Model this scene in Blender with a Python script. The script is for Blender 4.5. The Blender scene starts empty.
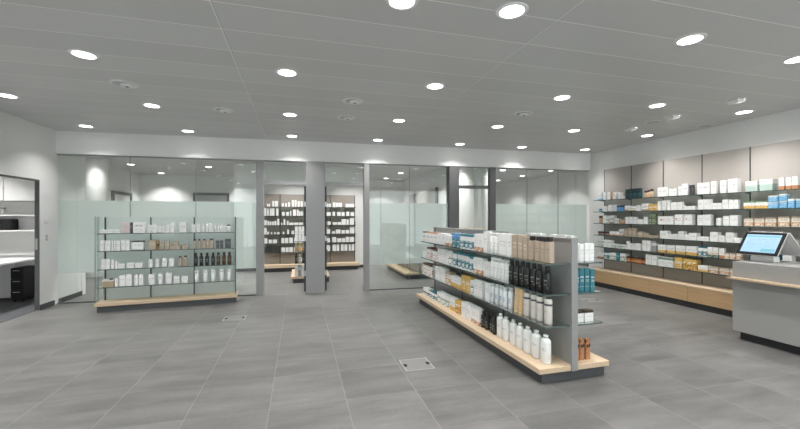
import bpy, math, random
from math import sin, cos, pi, radians
random.seed(7)
S = bpy.context.scene
COL = S.collection

# ---------------------------------------------------------------- camera, world, exposure
YAW = 0.262
cd = bpy.data.cameras.new('camera')
cd.sensor_width = 36.0
cd.lens = 36.0 * 375.0 / 800.0
cd.shift_y = 0.00375
cd.clip_start = 0.05
cam = bpy.data.objects.new('camera', cd)
COL.objects.link(cam)
cam.location = (0, 0, 1.5)
cam.rotation_euler = (pi / 2, 0, -YAW)
S.camera = cam
W = bpy.data.worlds.new('world')
S.world = W
W.use_nodes = True
W.node_tree.nodes['Background'].inputs[0].default_value = (.93, .97, 1, 1)
W.node_tree.nodes['Background'].inputs[1].default_value = 2.6
vs = S.view_settings
vs.view_transform = 'Standard'
vs.look = 'None'
vs.gamma = 1
vs.use_curve_mapping = False
vs.exposure = 0.30
S.cycles.max_bounces = 10
S.cycles.diffuse_bounces = 6
S.cycles.glossy_bounces = 4
S.cycles.transmission_bounces = 8
S.cycles.transparent_max_bounces = 24
S.cycles.sample_clamp_indirect = 4
S.cycles.caustics_reflective = False
S.cycles.caustics_refractive = False
S.cycles.use_light_tree = True
# a shop window is added unseen behind the viewpoint to let daylight in: a portal guides the sky's light through it
pl = bpy.data.lights.new('added_window_portal', 'AREA')
pl.shape = 'RECTANGLE'
pl.size = 10.2
pl.size_y = 2.74
pl.cycles.is_portal = True
po = bpy.data.objects.new('added_window_portal', pl)
COL.objects.link(po)
po.location = (1.3, -3.13, 1.49)
po.rotation_euler = (pi / 2, 0, 0)
LAMP_W = 10.0          # watts of one recessed downlight
CEIL = 3.0

# ---------------------------------------------------------------- materials
MATS = {}


def srgb(r, g, b):
    f = lambda v: (v / 255 / 12.92) if v / 255 <= .04045 else ((v / 255 + .055) / 1.055) ** 2.4
    return (f(r), f(g), f(b))


class NT:
    def __init__(s, name):
        s.m = bpy.data.materials.new(name)
        s.m.use_nodes = True
        s.t = s.m.node_tree
        s.b = s.t.nodes['Principled BSDF']
        s.out = s.t.nodes['Material Output']

    def n(s, ty, **kw):
        n = s.t.nodes.new(ty)
        for k, v in kw.items():
            if k.startswith('i_'):
                n.inputs[int(k[2:]) if k[2:].isdigit() else k[2:].replace('_', ' ')].default_value = v
            else:
                setattr(n, k, v)
        return n

    def l(s, a, b):
        s.t.links.new(a, b)

    def val(s, x, sock):
        if isinstance(x, (int, float)):
            sock.default_value = x
        else:
            s.l(x, sock)

    def math(s, op, a, b=0.0, c=None):
        n = s.n('ShaderNodeMath', operation=op)
        s.val(a, n.inputs[0])
        s.val(b, n.inputs[1])
        if c is not None:
            s.val(c, n.inputs[2])
        return n.outputs[0]

    def mix(s, fac, a, b):
        n = s.n('ShaderNodeMix', data_type='RGBA')
        s.val(fac, n.inputs[0])
        for x, k in ((a, 6), (b, 7)):
            if isinstance(x, tuple):
                n.inputs[k].default_value = (*x[:3], 1)
            else:
                s.l(x, n.inputs[k])
        return n.outputs[2]

    def band(s, v, lo, hi):
        return s.math('MULTIPLY', s.math('GREATER_THAN', v, lo), s.math('LESS_THAN', v, hi))

    def line(s, v, period, width, off=0.0):
        f = s.math('FRACT', s.math('DIVIDE', s.math('SUBTRACT', v, off), period))
        return s.math('LESS_THAN', f, width / period)


def plain(name, col, rough=.5, metal=0.0, spec=.5, noise=0.0, nscale=8, bump=0.0):
    if name in MATS:
        return MATS[name]
    q = NT(name)
    q.b.inputs['Base Color'].default_value = (*col, 1)
    q.b.inputs['Roughness'].default_value = rough
    q.b.inputs['Metallic'].default_value = metal
    q.b.inputs['Specular IOR Level'].default_value = spec
    if noise:
        tc = q.n('ShaderNodeTexCoord')
        no = q.n('ShaderNodeTexNoise', i_Scale=nscale, i_Detail=4.0)
        q.l(tc.outputs['Object'], no.inputs['Vector'])
        lo = tuple(c * (1 - noise) for c in col)
        hi = tuple(min(1, c * (1 + noise)) for c in col)
        q.l(q.mix(no.outputs['Fac'], lo, hi), q.b.inputs['Base Color'])
        if bump:
            bp = q.n('ShaderNodeBump', i_Strength=bump, i_Distance=.002)
            q.l(no.outputs['Fac'], bp.inputs['Height'])
            q.l(bp.outputs[0], q.b.inputs['Normal'])
    MATS[name] = q.m
    return q.m


def m_floor():
    q = NT('concrete_tile')
    tc = q.n('ShaderNodeTexCoord')
    sx = q.n('ShaderNodeSeparateXYZ')
    q.l(tc.outputs['Object'], sx.inputs[0])
    X, Y = sx.outputs[0], sx.outputs[1]
    gx = q.line(X, .6, .005, -.8295)
    gy = q.line(Y, .6, .004, 3.098)
    ix = q.math('FLOOR', q.math('DIVIDE', q.math('ADD', X, .827), .6))
    iy = q.math('FLOOR', q.math('DIVIDE', q.math('SUBTRACT', Y, 3.1), .6))
    cx = q.n('ShaderNodeCombineXYZ')
    q.l(ix, cx.inputs[0]); q.l(iy, cx.inputs[1])
    wn = q.n('ShaderNodeTexWhiteNoise', noise_dimensions='2D')
    q.l(cx.outputs[0], wn.inputs['Vector'])
    mp = q.n('ShaderNodeMapping')
    mp.inputs['Scale'].default_value = (.8, 3.2, 1)
    q.l(tc.outputs['Object'], mp.inputs['Vector'])
    off = q.n('ShaderNodeVectorMath', operation='MULTIPLY_ADD')
    q.l(wn.outputs['Color'], off.inputs[0])
    off.inputs[1].default_value = (5, 5, 0)
    q.l(mp.outputs[0], off.inputs[2])
    n1 = q.n('ShaderNodeTexNoise', i_Scale=1.5, i_Detail=7.0, i_Roughness=.62)
    q.l(off.outputs[0], n1.inputs['Vector'])
    n2 = q.n('ShaderNodeTexNoise', i_Scale=30.0, i_Detail=3.0)
    q.l(tc.outputs['Object'], n2.inputs['Vector'])
    a = q.math('ADD', q.math('MULTIPLY', q.math('SUBTRACT', n1.outputs['Fac'], .5), 2.0), .5)
    a = q.math('ADD', a, q.math('MULTIPLY', q.math('SUBTRACT', n2.outputs['Fac'], .5), .3))
    a = q.math('ADD', a, q.math('MULTIPLY', q.math('SUBTRACT', wn.outputs['Value'], .5), .22))
    cr = q.n('ShaderNodeClamp')
    q.l(a, cr.inputs[0])
    c = q.mix(cr.outputs[0], FLOOR_LO, FLOOR_HI)
    c = q.mix(q.math('MULTIPLY', gy, .3), c, (.34, .33, .32))
    c = q.mix(q.math('MULTIPLY', gx, .5), c, (.32, .31, .30))
    q.l(c, q.b.inputs['Base Color'])
    q.l(q.math('ADD', q.math('MULTIPLY', cr.outputs[0], .12), .38), q.b.inputs['Roughness'])
    q.b.inputs['Specular IOR Level'].default_value = .4
    return q.m


FLOOR_LO, FLOOR_HI = (.085, .084, .082), (.195, .191, .185)


def m_ceiling():
    q = NT('ceiling_metal_panel')
    tc = q.n('ShaderNodeTexCoord')
    sx = q.n('ShaderNodeSeparateXYZ')
    q.l(tc.outputs['Object'], sx.inputs[0])
    X, Y = sx.outputs[0], sx.outputs[1]
    gy = q.line(Y, .4, .010, .044)
    gy2 = q.line(Y, .4, .004, .054)
    gx = q.math('MULTIPLY', q.line(X, 2.5, .007, -.604), q.math('GREATER_THAN', X, -2))
    gx2 = q.math('MULTIPLY', q.line(X, 2.5, .005, -.590), q.math('GREATER_THAN', X, -2))
    iy = q.math('FLOOR', q.math('DIVIDE', q.math('SUBTRACT', Y, .05), .4))
    ix = q.math('FLOOR', q.math('DIVIDE', q.math('ADD', X, .6), 2.5))
    cx = q.n('ShaderNodeCombineXYZ')
    q.l(ix, cx.inputs[0]); q.l(iy, cx.inputs[1])
    wn = q.n('ShaderNodeTexWhiteNoise', noise_dimensions='2D')
    q.l(cx.outputs[0], wn.inputs['Vector'])
    c = q.mix(wn.outputs['Value'], (.62, .62, .615), (.67, .67, .665))
    c = q.mix(q.math('MULTIPLY', gy2, .35), c, (.3, .3, .3))
    c = q.mix(q.math('MULTIPLY', gy, .9), c, (.97, .97, .97))
    c = q.mix(q.math('MULTIPLY', gx2, .4), c, (.3, .3, .3))
    c = q.mix(q.math('MULTIPLY', gx, .8), c, (.95, .95, .95))
    q.l(c, q.b.inputs['Base Color'])
    q.b.inputs['Roughness'].default_value = .36
    q.b.inputs['Specular IOR Level'].default_value = .6
    return q.m


def m_wood(name, c0, c1, axis):
    if name in MATS:
        return MATS[name]
    q = NT(name)
    tc = q.n('ShaderNodeTexCoord')
    mp = q.n('ShaderNodeMapping')
    sc = [30, 30, 30]
    sc[axis] = 1.6
    mp.inputs['Scale'].default_value = sc
    q.l(tc.outputs['Object'], mp.inputs['Vector'])
    n1 = q.n('ShaderNodeTexNoise', i_Scale=1.0, i_Detail=5.0, i_Roughness=.6)
    q.l(mp.outputs[0], n1.inputs['Vector'])
    q.l(q.mix(n1.outputs['Fac'], c0, c1), q.b.inputs['Base Color'])
    q.b.inputs['Roughness'].default_value = .5
    q.b.inputs['Specular IOR Level'].default_value = .35
    MATS[name] = q.m
    return q.m


def m_glass(name, tint, gloss=.12, rough=0.0):
    """clear pane: transparent with a fresnel mirror on each face"""
    if name in MATS:
        return MATS[name]
    q = NT(name)
    q.t.nodes.remove(q.b)
    tr = q.n('ShaderNodeBsdfTransparent')
    tr.inputs[0].default_value = (*tint, 1)
    gl = q.n('ShaderNodeBsdfGlossy', i_Roughness=rough)
    gl.inputs[0].default_value = (1, 1, 1, 1)
    fr = q.n('ShaderNodeFresnel')
    ge = q.n('ShaderNodeNewGeometry')
    q.l(q.math('ADD', 1.45, q.math('MULTIPLY', ge.outputs['Backfacing'], 1 / 1.45 - 1.45)), fr.inputs['IOR'])
    f = q.math('MINIMUM', q.math('MULTIPLY', fr.outputs[0], gloss / .04), 1.0)
    mx = q.n('ShaderNodeMixShader')
    q.l(f, mx.inputs[0]); q.l(tr.outputs[0], mx.inputs[1]); q.l(gl.outputs[0], mx.inputs[2])
    q.l(mx.outputs[0], q.out.inputs[0])
    MATS[name] = q.m
    return q.m


def m_frost(name, col, a_diff, a_trans, rough=.45):
    """etched film: partly scattering, partly blurred see-through"""
    if name in MATS:
        return MATS[name]
    q = NT(name)
    q.t.nodes.remove(q.b)
    d = q.n('ShaderNodeBsdfDiffuse'); d.inputs[0].default_value = (*col, 1)
    tl = q.n('ShaderNodeBsdfTranslucent'); tl.inputs[0].default_value = (*col, 1)
    rf = q.n('ShaderNodeBsdfRefraction', i_Roughness=rough, i_IOR=1.12)
    rf.inputs[0].default_value = (.96, .985, .98, 1)
    m1 = q.n('ShaderNodeMixShader'); m1.inputs[0].default_value = a_trans / (a_diff + a_trans)
    q.l(d.outputs[0], m1.inputs[1]); q.l(tl.outputs[0], m1.inputs[2])
    m2 = q.n('ShaderNodeMixShader'); m2.inputs[0].default_value = a_diff + a_trans
    q.l(rf.outputs[0], m2.inputs[1]); q.l(m1.outputs[0], m2.inputs[2])
    q.l(m2.outputs[0], q.out.inputs[0])
    MATS[name] = q.m
    return q.m


def m_emit(name, col, power):
    if name in MATS:
        return MATS[name]
    q = NT(name)
    q.t.nodes.remove(q.b)
    e = q.n('ShaderNodeEmission')
    e.inputs[0].default_value = (*col, 1)
    e.inputs[1].default_value = power
    q.l(e.outputs[0], q.out.inputs[0])
    MATS[name] = q.m
    return q.m


WALL = plain('white_plaster', (.80, .80, .79), .7, noise=.02, nscale=3)
WALL_B = plain('white_plaster_back', (.78, .78, .77), .7, noise=.02, nscale=3)
STEEL = plain('grey_steel', (.30, .30, .302), .42, metal=.1, noise=.03, nscale=20)
STEEL_D = plain('dark_grey_steel', (.11, .11, .113), .45, metal=.2)
STEEL_L = plain('pale_steel', (.5, .5, .5), .35, metal=.6)
BASEB = plain('dark_baseboard', (.065, .065, .07), .5)
PLINTH = plain('plinth_black', (.035, .035, .038), .45)
PLINTH_G = plain('plinth_grey', (.075, .077, .082), .45)
WOOD = m_wood('pale_oak', srgb(188, 164, 136), srgb(220, 199, 172), 0)
WOOD_Y = m_wood('pale_oak_long', srgb(188, 164, 136), srgb(220, 199, 172), 1)
WOOD_D = m_wood('oak_front', srgb(176, 143, 105), srgb(206, 174, 136), 1)
GLASS = m_glass('clear_glass', (.955, .98, .97), .045)
GLASS_S = m_glass('shelf_glass', (.72, .80, .78), .10)
GLASS_E = plain('glass_edge', (.09, .125, .122), .12)
CLEAR = m_glass('film_side', (1, 1, 1), .0001)
FROST = m_frost('frosted_film', (.80, .865, .85), .38, .32, .55)
FROST_R = m_frost('rack_frosted_glass', (.72, .79, .775), .46, .28, .45)
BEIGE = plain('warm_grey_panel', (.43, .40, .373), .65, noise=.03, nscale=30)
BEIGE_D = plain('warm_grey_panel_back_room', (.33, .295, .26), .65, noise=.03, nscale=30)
SLOT = plain('dark_slotted_upright', (.05, .055, .06), .4, metal=.3)
COUNTER = plain('counter_laminate', (.35, .345, .335), .5, noise=.015, nscale=40)
WHITE = plain('white_lacquer', (.85, .85, .84), .35)
WHITEP = plain('white_plastic', (.82, .82, .82), .35)
BLACKP = plain('black_plastic', (.01, .01, .011), .55, spec=.2)
CARPET = plain('dark_carpet', (.06, .062, .068), .95, noise=.25, nscale=90)
LENS = m_emit('lamp_lens', (1, .985, .95), 9.0)
CEIL_M = m_ceiling()
FLOOR_M = m_floor()


# ---------------------------------------------------------------- mesh helpers
class MB:
    def __init__(s):
        s.v, s.f, s.mi, s.sm = [], [], [], []

    def face(s, idx, mi=0, sm=False):
        s.f.append(idx); s.mi.append(mi); s.sm.append(sm)

    def box(s, x0, x1, y0, y1, z0, z1, mi=0, c=0.0, front=None):
        """box, optionally with chamfered vertical edges; front = material of the -y face"""
        b = len(s.v)
        if c <= 0:
            s.v += [(x, y, z) for z in (z0, z1) for x, y in ((x0, y0), (x1, y0), (x1, y1), (x0, y1))]
            s.face([b, b + 3, b + 2, b + 1], mi); s.face([b + 4, b + 5, b + 6, b + 7], mi)
            for i in range(4):
                j = (i + 1) % 4
                s.face([b + i, b + j, b + 4 + j, b + 4 + i], front if (front is not None and i == 0) else mi)
        else:
            r = [(x0 + c, y0), (x1 - c, y0), (x1, y0 + c), (x1, y1 - c), (x1 - c, y1), (x0 + c, y1), (x0, y1 - c), (x0, y0 + c)]
            s.prism(r, z0, z1, mi, c)
        return s

    def prism(s, ring, z0, z1, mi=0, c=0.0):
        b, n = len(s.v), len(ring)
        cx = sum(p[0] for p in ring) / n
        cy = sum(p[1] for p in ring) / n
        lv = [(z0, 1), (z1, 1)]
        if c > 0:
            mx = max(max(abs(p[0] - cx) for p in ring), 1e-6)
            k = max(.5, 1 - c / mx)
            lv = [(z0, k), (z0 + c, 1), (z1 - c, 1), (z1, k)]
        for z, k in lv:
            s.v += [(cx + (x - cx) * k, cy + (y - cy) * k, z) for x, y in ring]
        for q in range(len(lv) - 1):
            for i in range(n):
                j = (i + 1) % n
                s.face([b + q * n + i, b + q * n + j, b + (q + 1) * n + j, b + (q + 1) * n + i], mi)
        s.face([b + i for i in range(n - 1, -1, -1)], mi)
        t = b + (len(lv) - 1) * n
        s.face([t + i for i in range(n)], mi)
        return s

    def lathe(s, prof, n=16, cx=0, cy=0, sx=1.0, sy=1.0, mi=0, cap0=True, cap1=True):
        b = len(s.v)
        for r, z in prof:
            for i in range(n):
                a = 2 * pi * (i + .5) / n
                s.v.append((cx + r * sx * cos(a), cy + r * sy * sin(a), z))
        m = len(prof)
        for k in range(m - 1):
            for i in range(n):
                j = (i + 1) % n
                s.face([b + k * n + i, b + k * n + j, b + (k + 1) * n + j, b + (k + 1) * n + i], mi, True)
        if cap0:
            s.face([b + i for i in range(n - 1, -1, -1)], mi)
        if cap1:
            s.face([b + (m - 1) * n + i for i in range(n)], mi)
        return s

    def poly(s, pts, ext, mi=0):
        """planar polygon extruded by the vector ext"""
        b, n = len(s.v), len(pts)
        s.v += [tuple(p) for p in pts] + [tuple(p[i] + ext[i] for i in range(3)) for p in pts]
        s.face([b + i for i in range(n - 1, -1, -1)], mi)
        s.face([b + n + i for i in range(n)], mi)
        for i in range(n):
            j = (i + 1) % n
            s.face([b + i, b + j, b + n + j, b + n + i], mi)
        return s

    def mesh(s, name, mats):
        me = bpy.data.meshes.new(name)
        me.from_pydata(s.v, [], s.f)
        me.polygons.foreach_set('material_index', s.mi)
        me.polygons.foreach_set('use_smooth', s.sm)
        for m in (mats if isinstance(mats, (list, tuple)) else [mats]):
            me.materials.append(m)
        me.update()
        return me


def obj(name, mb, mats, parent=None, loc=(0, 0, 0), rz=0.0):
    me = mb if isinstance(mb, bpy.types.Mesh) else mb.mesh(name, mats)
    o = bpy.data.objects.new(name, me)
    COL.objects.link(o)
    o.location = loc
    o.rotation_euler = (0, 0, rz)
    if parent:
        o.parent = parent
    return o


def tag(o, label, cat, group=None):
    o['label'] = label
    o['category'] = cat
    if group:
        o['group'] = group
    return o


def struct(name, mb, mats, loc=(0, 0, 0), rz=0.0, label=None):
    o = obj(name, mb, mats, None, loc, rz)
    o['kind'] = 'structure'
    if label:
        o['label'] = label
    return o


def empty(name, label, cat, loc=(0, 0, 0), rz=0.0, group=None):
    o = bpy.data.objects.new(name, None)
    COL.objects.link(o)
    o.empty_display_size = .1
    o.location = loc
    o.rotation_euler = (0, 0, rz)
    return tag(o, label, cat, group)


def bx(*a, **k):
    return MB().box(*a, **k)


def copy_tree(o, parent=None):
    c = o.copy()
    COL.objects.link(c)
    if parent:
        c.parent = parent
    for ch in list(o.children):
        copy_tree(ch, c)
    return c


ORD = ('first second third fourth fifth sixth seventh eighth ninth tenth eleventh twelfth thirteenth fourteenth fifteenth '
       'sixteenth seventeenth eighteenth nineteenth twentieth').split()
for _t in ('twenty', 'thirty', 'forty'):
    if _t != 'twenty':
        ORD.append({'thirty': 'thirtieth', 'forty': 'fortieth'}[_t])
    ORD += [_t + '-' + x for x in ORD[:9]]

# ---------------------------------------------------------------- room shell
struct('floor', bx(-7.3, 9.0, -3.2, 16.4, -.1, 0), FLOOR_M, label='grey concrete look tile floor')
struct('ceiling', bx(-7.3, 9.0, -3.2, 16.4, CEIL, CEIL + .1), CEIL_M, label='grey metal panel ceiling with recessed lamps')

LX = -4.06
DOOR_Y0, DOOR_Y1, DOOR_Z = 5.35, 7.36, 2.11
w = MB()
w.box(LX - .045, LX, -3.1, DOOR_Y0, 0, CEIL)
w.box(LX - .045, LX, DOOR_Y0, DOOR_Y1, DOOR_Z, CEIL)
w.box(LX - .045, LX, DOOR_Y1, 8.58, 0, CEIL)
struct('wall_left', w, WALL)
RX = 6.62
struct('wall_right', bx(RX, RX + .15, -3.1, 7.42, 0, CEIL), WALL)
w = MB()
w.box(LX - .045, RX + .15, -3.15, -3.0, 0, .12)
w.box(LX - .045, RX + .15, -3.15, -3.0, 2.86, CEIL)
w.box(LX - .045, LX + .2, -3.15, -3.0, .12, 2.86)
w.box(RX - .2, RX + .15, -3.15, -3.0, .12, 2.86)
struct('wall_rear', w, WALL, label='street side wall around the added shop window')
for i in range(6):  # added street glazing, unseen; its daylight lifts the ceiling and product fronts
    x0 = LX + .2 + i * (RX - LX - .4) / 6
    x1 = x0 + (RX - LX - .4) / 6
    o = struct('window_%d' % (20 + i), bx(x0 + .03, x1 - .03, -3.09, -3.08, .15, 2.83), GLASS)
    fr_ = MB()
    fr_.box(x0, x0 + .029, -3.12, -3.04, .12, 2.86)
    fr_.box(x1 - .029, x1, -3.12, -3.04, .12, 2.86)
    fr_.box(x0 + .029, x1 - .029, -3.12, -3.04, .12, .149)
    fr_.box(x0 + .029, x1 - .029, -3.12, -3.04, 2.831, 2.86)
    obj('window_frame', fr_, STEEL_D, o)

# the glazed rear wall runs at a slight angle: local t along it, d behind it
BO, BA = (-4.03, 7.78), -.0417


def bw(t, d=0.0):
    return (BO[0] + cos(BA) * t - sin(BA) * d, BO[1] + sin(BA) * t + cos(BA) * d)


BL = (BO[0], BO[1], 0)
GT = 2.607
struct('wall_back', bx(-.028, 10.64, 0, .16, GT, CEIL), WALL, BL, BA, 'white header wall above the glass partition')


def post(name, t0, t1, d0, d1, mat, z1=GT, label=None):
    c = bw((t0 + t1) / 2)
    h = (t1 - t0) / 2
    return struct(name, bx(-h, h, d0, d1, 0, z1, c=.004), mat, (c[0], c[1], 0), BA, label)


post('trim_1', 3.232, 3.364, .0, .14, STEEL, label='grey steel door post left of the entrance pillar')
post('pillar', 4.157, 4.523, -.02, .20, STEEL, label='wide grey steel pillar between the two doorways')
post('trim_2', 5.305, 5.416, .0, .14, STEEL, label='grey steel door post right of the entrance pillar')
post('trim_3', 7.131, 7.354, -.02, .18, STEEL_D, label='dark grey pillar beside the narrow glass door')
post('trim_4', 8.082, 8.221, .0, .12, STEEL_D, label='dark jamb of the narrow glass door')
tr = MB()
tr.box(-.028, 10.60, .03, .09, GT - .022, GT - .001)
struct('trim_5', tr, STEEL, BL, BA, 'thin steel head rail of the glass partition')


def pane(k, t0, t1, z0, z1, frost=None, rail=True):
    c = bw((t0 + t1) / 2)
    h = (t1 - t0) / 2 - .002
    o = struct('window_%d' % k, bx(-h, h, .05, .062, z0, z1), GLASS, (c[0], c[1], 0), BA)
    if frost:
        obj('frosted_film', bx(-h, h, .0632, .0642, frost[0], frost[1], mi=1, front=0), [FROST, CLEAR], o)
    if frost and k not in (3, 5, 8):
        obj('joint_seal', bx(h + .0003, h + .0037, .046, .066, z0, z1), plain('seal_grey', (.2, .25, .24), .4), o)
    if rail:
        obj('floor_rail', bx(-h, h, .04, .072, .0005, z0 - .0005), STEEL_D, o)
    return o


F = (.53, 1.80)
RZ = .022
Z1 = GT - .024
for i, (a, b) in enumerate(((-.028, 1.081), (1.081, 2.164), (2.164, 3.230))):
    pane(i + 1, a, b, RZ, Z1, F)
for i, (a, b) in enumerate(((5.418, 6.268), (6.268, 7.129))):
    pane(i + 4, a, b, RZ, Z1, F)
for i, (a, b) in enumerate(((8.223, 9.013), (9.013, 9.808), (9.808, 10.58))):
    pane(i + 6, a, b, RZ, Z1, F)
TZ = 2.14
for i, (a, b) in enumerate(((3.366, 4.155), (4.525, 5.303))):
    o = pane(i + 9, a, b, TZ + .07, Z1, None, False)
    h = (b - a) / 2 - .002
    obj('transom_bar', bx(-h, h, .03, .085, TZ, TZ + .069), STEEL, o)
# narrow glass door at the right: fixed frame with transom and door leaf
o = pane(11, 7.356, 8.08, TZ + .06, Z1, None, False)
obj('transom_bar', bx(-.358, .358, .03, .085, TZ - .01, TZ + .059), STEEL_D, o)
c = bw(7.718)
dl = struct('door_1', bx(-.352, .352, .05, .062, .012, TZ - .015), GLASS, (c[0], c[1], 0), BA, 'narrow clear glass door behind the gondola')
obj('door_handle', MB().lathe([(.012, .85), (.012, 1.15)], 10, .29, .035), STEEL_L, dl)


# two glass leaves standing open, edge on beside the pillar
def leaf(k, t, sgn):
    c = bw(t, .22)
    o = struct('door_%d' % k, bx(-.006, .006, .03, .80, .012, TZ - .01), GLASS, (c[0], c[1], 0), BA - sgn * .012,
               'open glass door leaf seen edge on, %s side of the pillar' % ('left' if sgn > 0 else 'right'))
    obj('edge_stile', bx(-.017, .017, -.0, .029, .008, TZ - .005), SLOT, o)
    obj('edge_stile', bx(-.014, .014, .801, .828, .008, TZ - .005), SLOT, o)
    for z in (.32, 1.02, 1.72):
        obj('hinge', bx(-.02, .02, -.014, -.0005, z, z + .1), STEEL_L, o)


leaf(2, 4.135, 1)
leaf(3, 4.545, -1)

# office behind the left wall
w = MB()
w.box(-7.1, LX - .045, 8.62, 8.72, 0, CEIL)
w.box(LX - .045, LX - .0, 8.585, 8.72, 0, CEIL)
struct('wall_office_back', w, WALL)
struct('wall_office_side', bx(-7.2, -7.1, 3.9, 8.72, 0, CEIL), WALL)
struct('wall_office_front', bx(-7.1, LX - .045, 3.9, 4.0, 0, CEIL), WALL)
struct('floor_office', bx(-7.1, LX - .0452, 4.0, 8.62, .0005, .006), CARPET)
d = MB()
d.box(LX - .05, LX + .006, DOOR_Y1 - .02, DOOR_Y1 - .0005, .007, DOOR_Z - .0005)
d.box(LX - .05, LX + .006, DOOR_Y0 + .0005, DOOR_Y0 + .02, .007, DOOR_Z - .0005)
d.box(LX - .05, LX + .006, DOOR_Y0 + .0205, DOOR_Y1 - .0205, DOOR_Z - .025, DOOR_Z - .0005)
o = struct('door_4', d, STEEL_D, label='dark steel frame of the office doorway')
obj('strike_plate', bx(LX - .04, LX - .01, DOOR_Y1 - .023, DOOR_Y1 - .0205, .98, 1.16), STEEL_L, o)
struct('baseboard_left', bx(LX + .001, LX + .014, 7.372, 7.735, .0, .085), BASEB)
struct('baseboard_left_inner', bx(LX + .001, LX + .014, 7.86, 8.58, .0, .085), BASEB)

# back of house behind the glass
struct('wall_hall_left', bx(-5.5, -5.35, 8.722, 14.9, 0, CEIL), WALL_B)
struct('wall_hall_end', bx(-5.5, 9.0, 14.9, 15.05, 0, CEIL), WALL_B)
struct('wall_back_room', bx(-1.75, 2.0, 11.22, 11.36, 0, CEIL), WALL_B)
struct('wall_side_room', bx(4.1, 4.22, 8.35, 14.9, 0, CEIL), WALL_B)
struct('wall_hall_right', bx(8.6, 8.75, 7.42, 14.9, 0, CEIL), WALL_B)
struct('wall_hall_front', bx(RX + .15, 8.75, 7.3, 7.42, 0, CEIL), WALL_B)
for nm, b in (('baseboard_back_room', (-1.75, 2.0, 11.205, 11.219, 0, .08)), ('baseboard_hall_end', (-5.34, 9, 14.885, 14.899, 0, .08)),
              ('baseboard_hall_left', (-5.349, -5.335, 8.73, 14.88, 0, .08)), ('baseboard_side_room', (4.085, 4.099, 8.35, 14.88, 0, .08)),
              ('baseboard_hall_right', (8.585, 8.599, 7.43, 14.88, 0, .08))):
    struct(nm, bx(*b), BASEB)
struct('column_1', MB().lathe([(.27, 0), (.27, CEIL)], 40, cap0=False, cap1=False), WALL_B, (-5.03, 11.3, 0), label='round white column behind the left glass panes')
struct('column_2', MB().lathe([(.2, 0), (.2, CEIL)], 40, cap0=False, cap1=False), WALL_B, (4.42, 8.62, 0), label='round white column behind the narrow door')


def doorway_stand_in(k, b, mat, axis):
    o = struct('door_%d' % k, bx(*b), mat)
    x0, x1, y0, y1, z0, z1 = b
    m = MB()
    if axis == 'x':      # on a wall x = const
        m.box(x0, x1 + .03, y0 - .07, y0 - .001, z0, z1 + .09)
        m.box(x0, x1 + .03, y1 + .001, y1 + .07, z0, z1 + .09)
        m.box(x0, x1 + .03, y0, y1, z1 + .001, z1 + .09)
    else:
        m.box(x0 - .07, x0 - .001, y0 - .03, y1, z0, z1 + .09)
        m.box(x1 + .001, x1 + .07, y0 - .03, y1, z0, z1 + .09)
        m.box(x0, x1, y0 - .03, y1, z1 + .001, z1 + .09)
    obj('door_frame', m, STEEL_D, o)


doorway_stand_in(5, (-5.349, -5.30, 12.9, 14.0, .001, 2.2), WHITE, 'x')  # white panel stands in for the lit space inside an opening
doorway_stand_in(6, (-3.6, -2.55, 14.86, 14.899, .001, 2.3), plain('doorway_shade', (.35, .35, .34), .5), 'y')  # grey panel stands in for the shade inside a dark doorway

# ---------------------------------------------------------------- product materials
WH, GR, BKC = (.88, .88, .87), (.42, .42, .43), (.02, .02, .022)
ORG, TEAL, YEL, KRA = srgb(198, 142, 102), srgb(56, 122, 136), srgb(218, 180, 102), srgb(180, 164, 146)
GRN, SAGE, BLU, LBL = srgb(120, 148, 120), srgb(178, 198, 190), srgb(88, 150, 205), srgb(130, 190, 228)
BRN, RED = srgb(96, 62, 44), srgb(190, 92, 60)
TX = [(.60, .66), (.48, .51), (.42, .445), (.2, .22)]


def m_print(code, base, bands=(), texts=(), tcol=GR, pats=(), rough=.45):
    """printed surface: flat bands, rows of fine print and speckled artwork in generated coordinates"""
    if code in MATS:
        return MATS[code]
    q = NT('print_' + code)
    tc = q.n('ShaderNodeTexCoord')
    sx = q.n('ShaderNodeSeparateXYZ')
    q.l(tc.outputs['Generated'], sx.inputs[0])
    z = sx.outputs[2]
    c = base
    for z0, z1, col in bands:
        c = q.mix(q.band(z, z0, z1), c, col)
    if texts:
        mp = q.n('ShaderNodeMapping')
        mp.inputs['Scale'].default_value = (13, 9, 3)
        q.l(tc.outputs['Generated'], mp.inputs['Vector'])
        no = q.n('ShaderNodeTexNoise', i_Scale=1.0, i_Detail=1.0)
        q.l(mp.outputs[0], no.inputs['Vector'])
        ink = q.math('GREATER_THAN', no.outputs['Fac'], .49)
        side = q.math('MULTIPLY', q.band(sx.outputs[0], .14, .86), ink)
        m = None
        for z0, z1 in texts:
            b = q.band(z, z0, z1)
            m = b if m is None else q.math('ADD', m, b)
        c = q.mix(q.math('MULTIPLY', side, m), c, tcol)
    for col, sc, thr, z0, z1 in pats:
        mp = q.n('ShaderNodeMapping')
        mp.inputs['Scale'].default_value = (sc, sc * .8, sc * 1.3)
        q.l(tc.outputs['Generated'], mp.inputs['Vector'])
        vo = q.n('ShaderNodeTexNoise', i_Scale=1.0, i_Detail=1.5)
        q.l(mp.outputs[0], vo.inputs['Vector'])
        c = q.mix(q.math('MULTIPLY', q.math('GREATER_THAN', vo.outputs['Fac'], thr), q.band(z, z0, z1)), c, col)
    if isinstance(c, tuple):
        q.b.inputs['Base Color'].default_value = (*c, 1)
    else:
        q.l(c, q.b.inputs['Base Color'])
    q.b.inputs['Roughness'].default_value = rough
    MATS[code] = q.m
    return q.m


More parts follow.
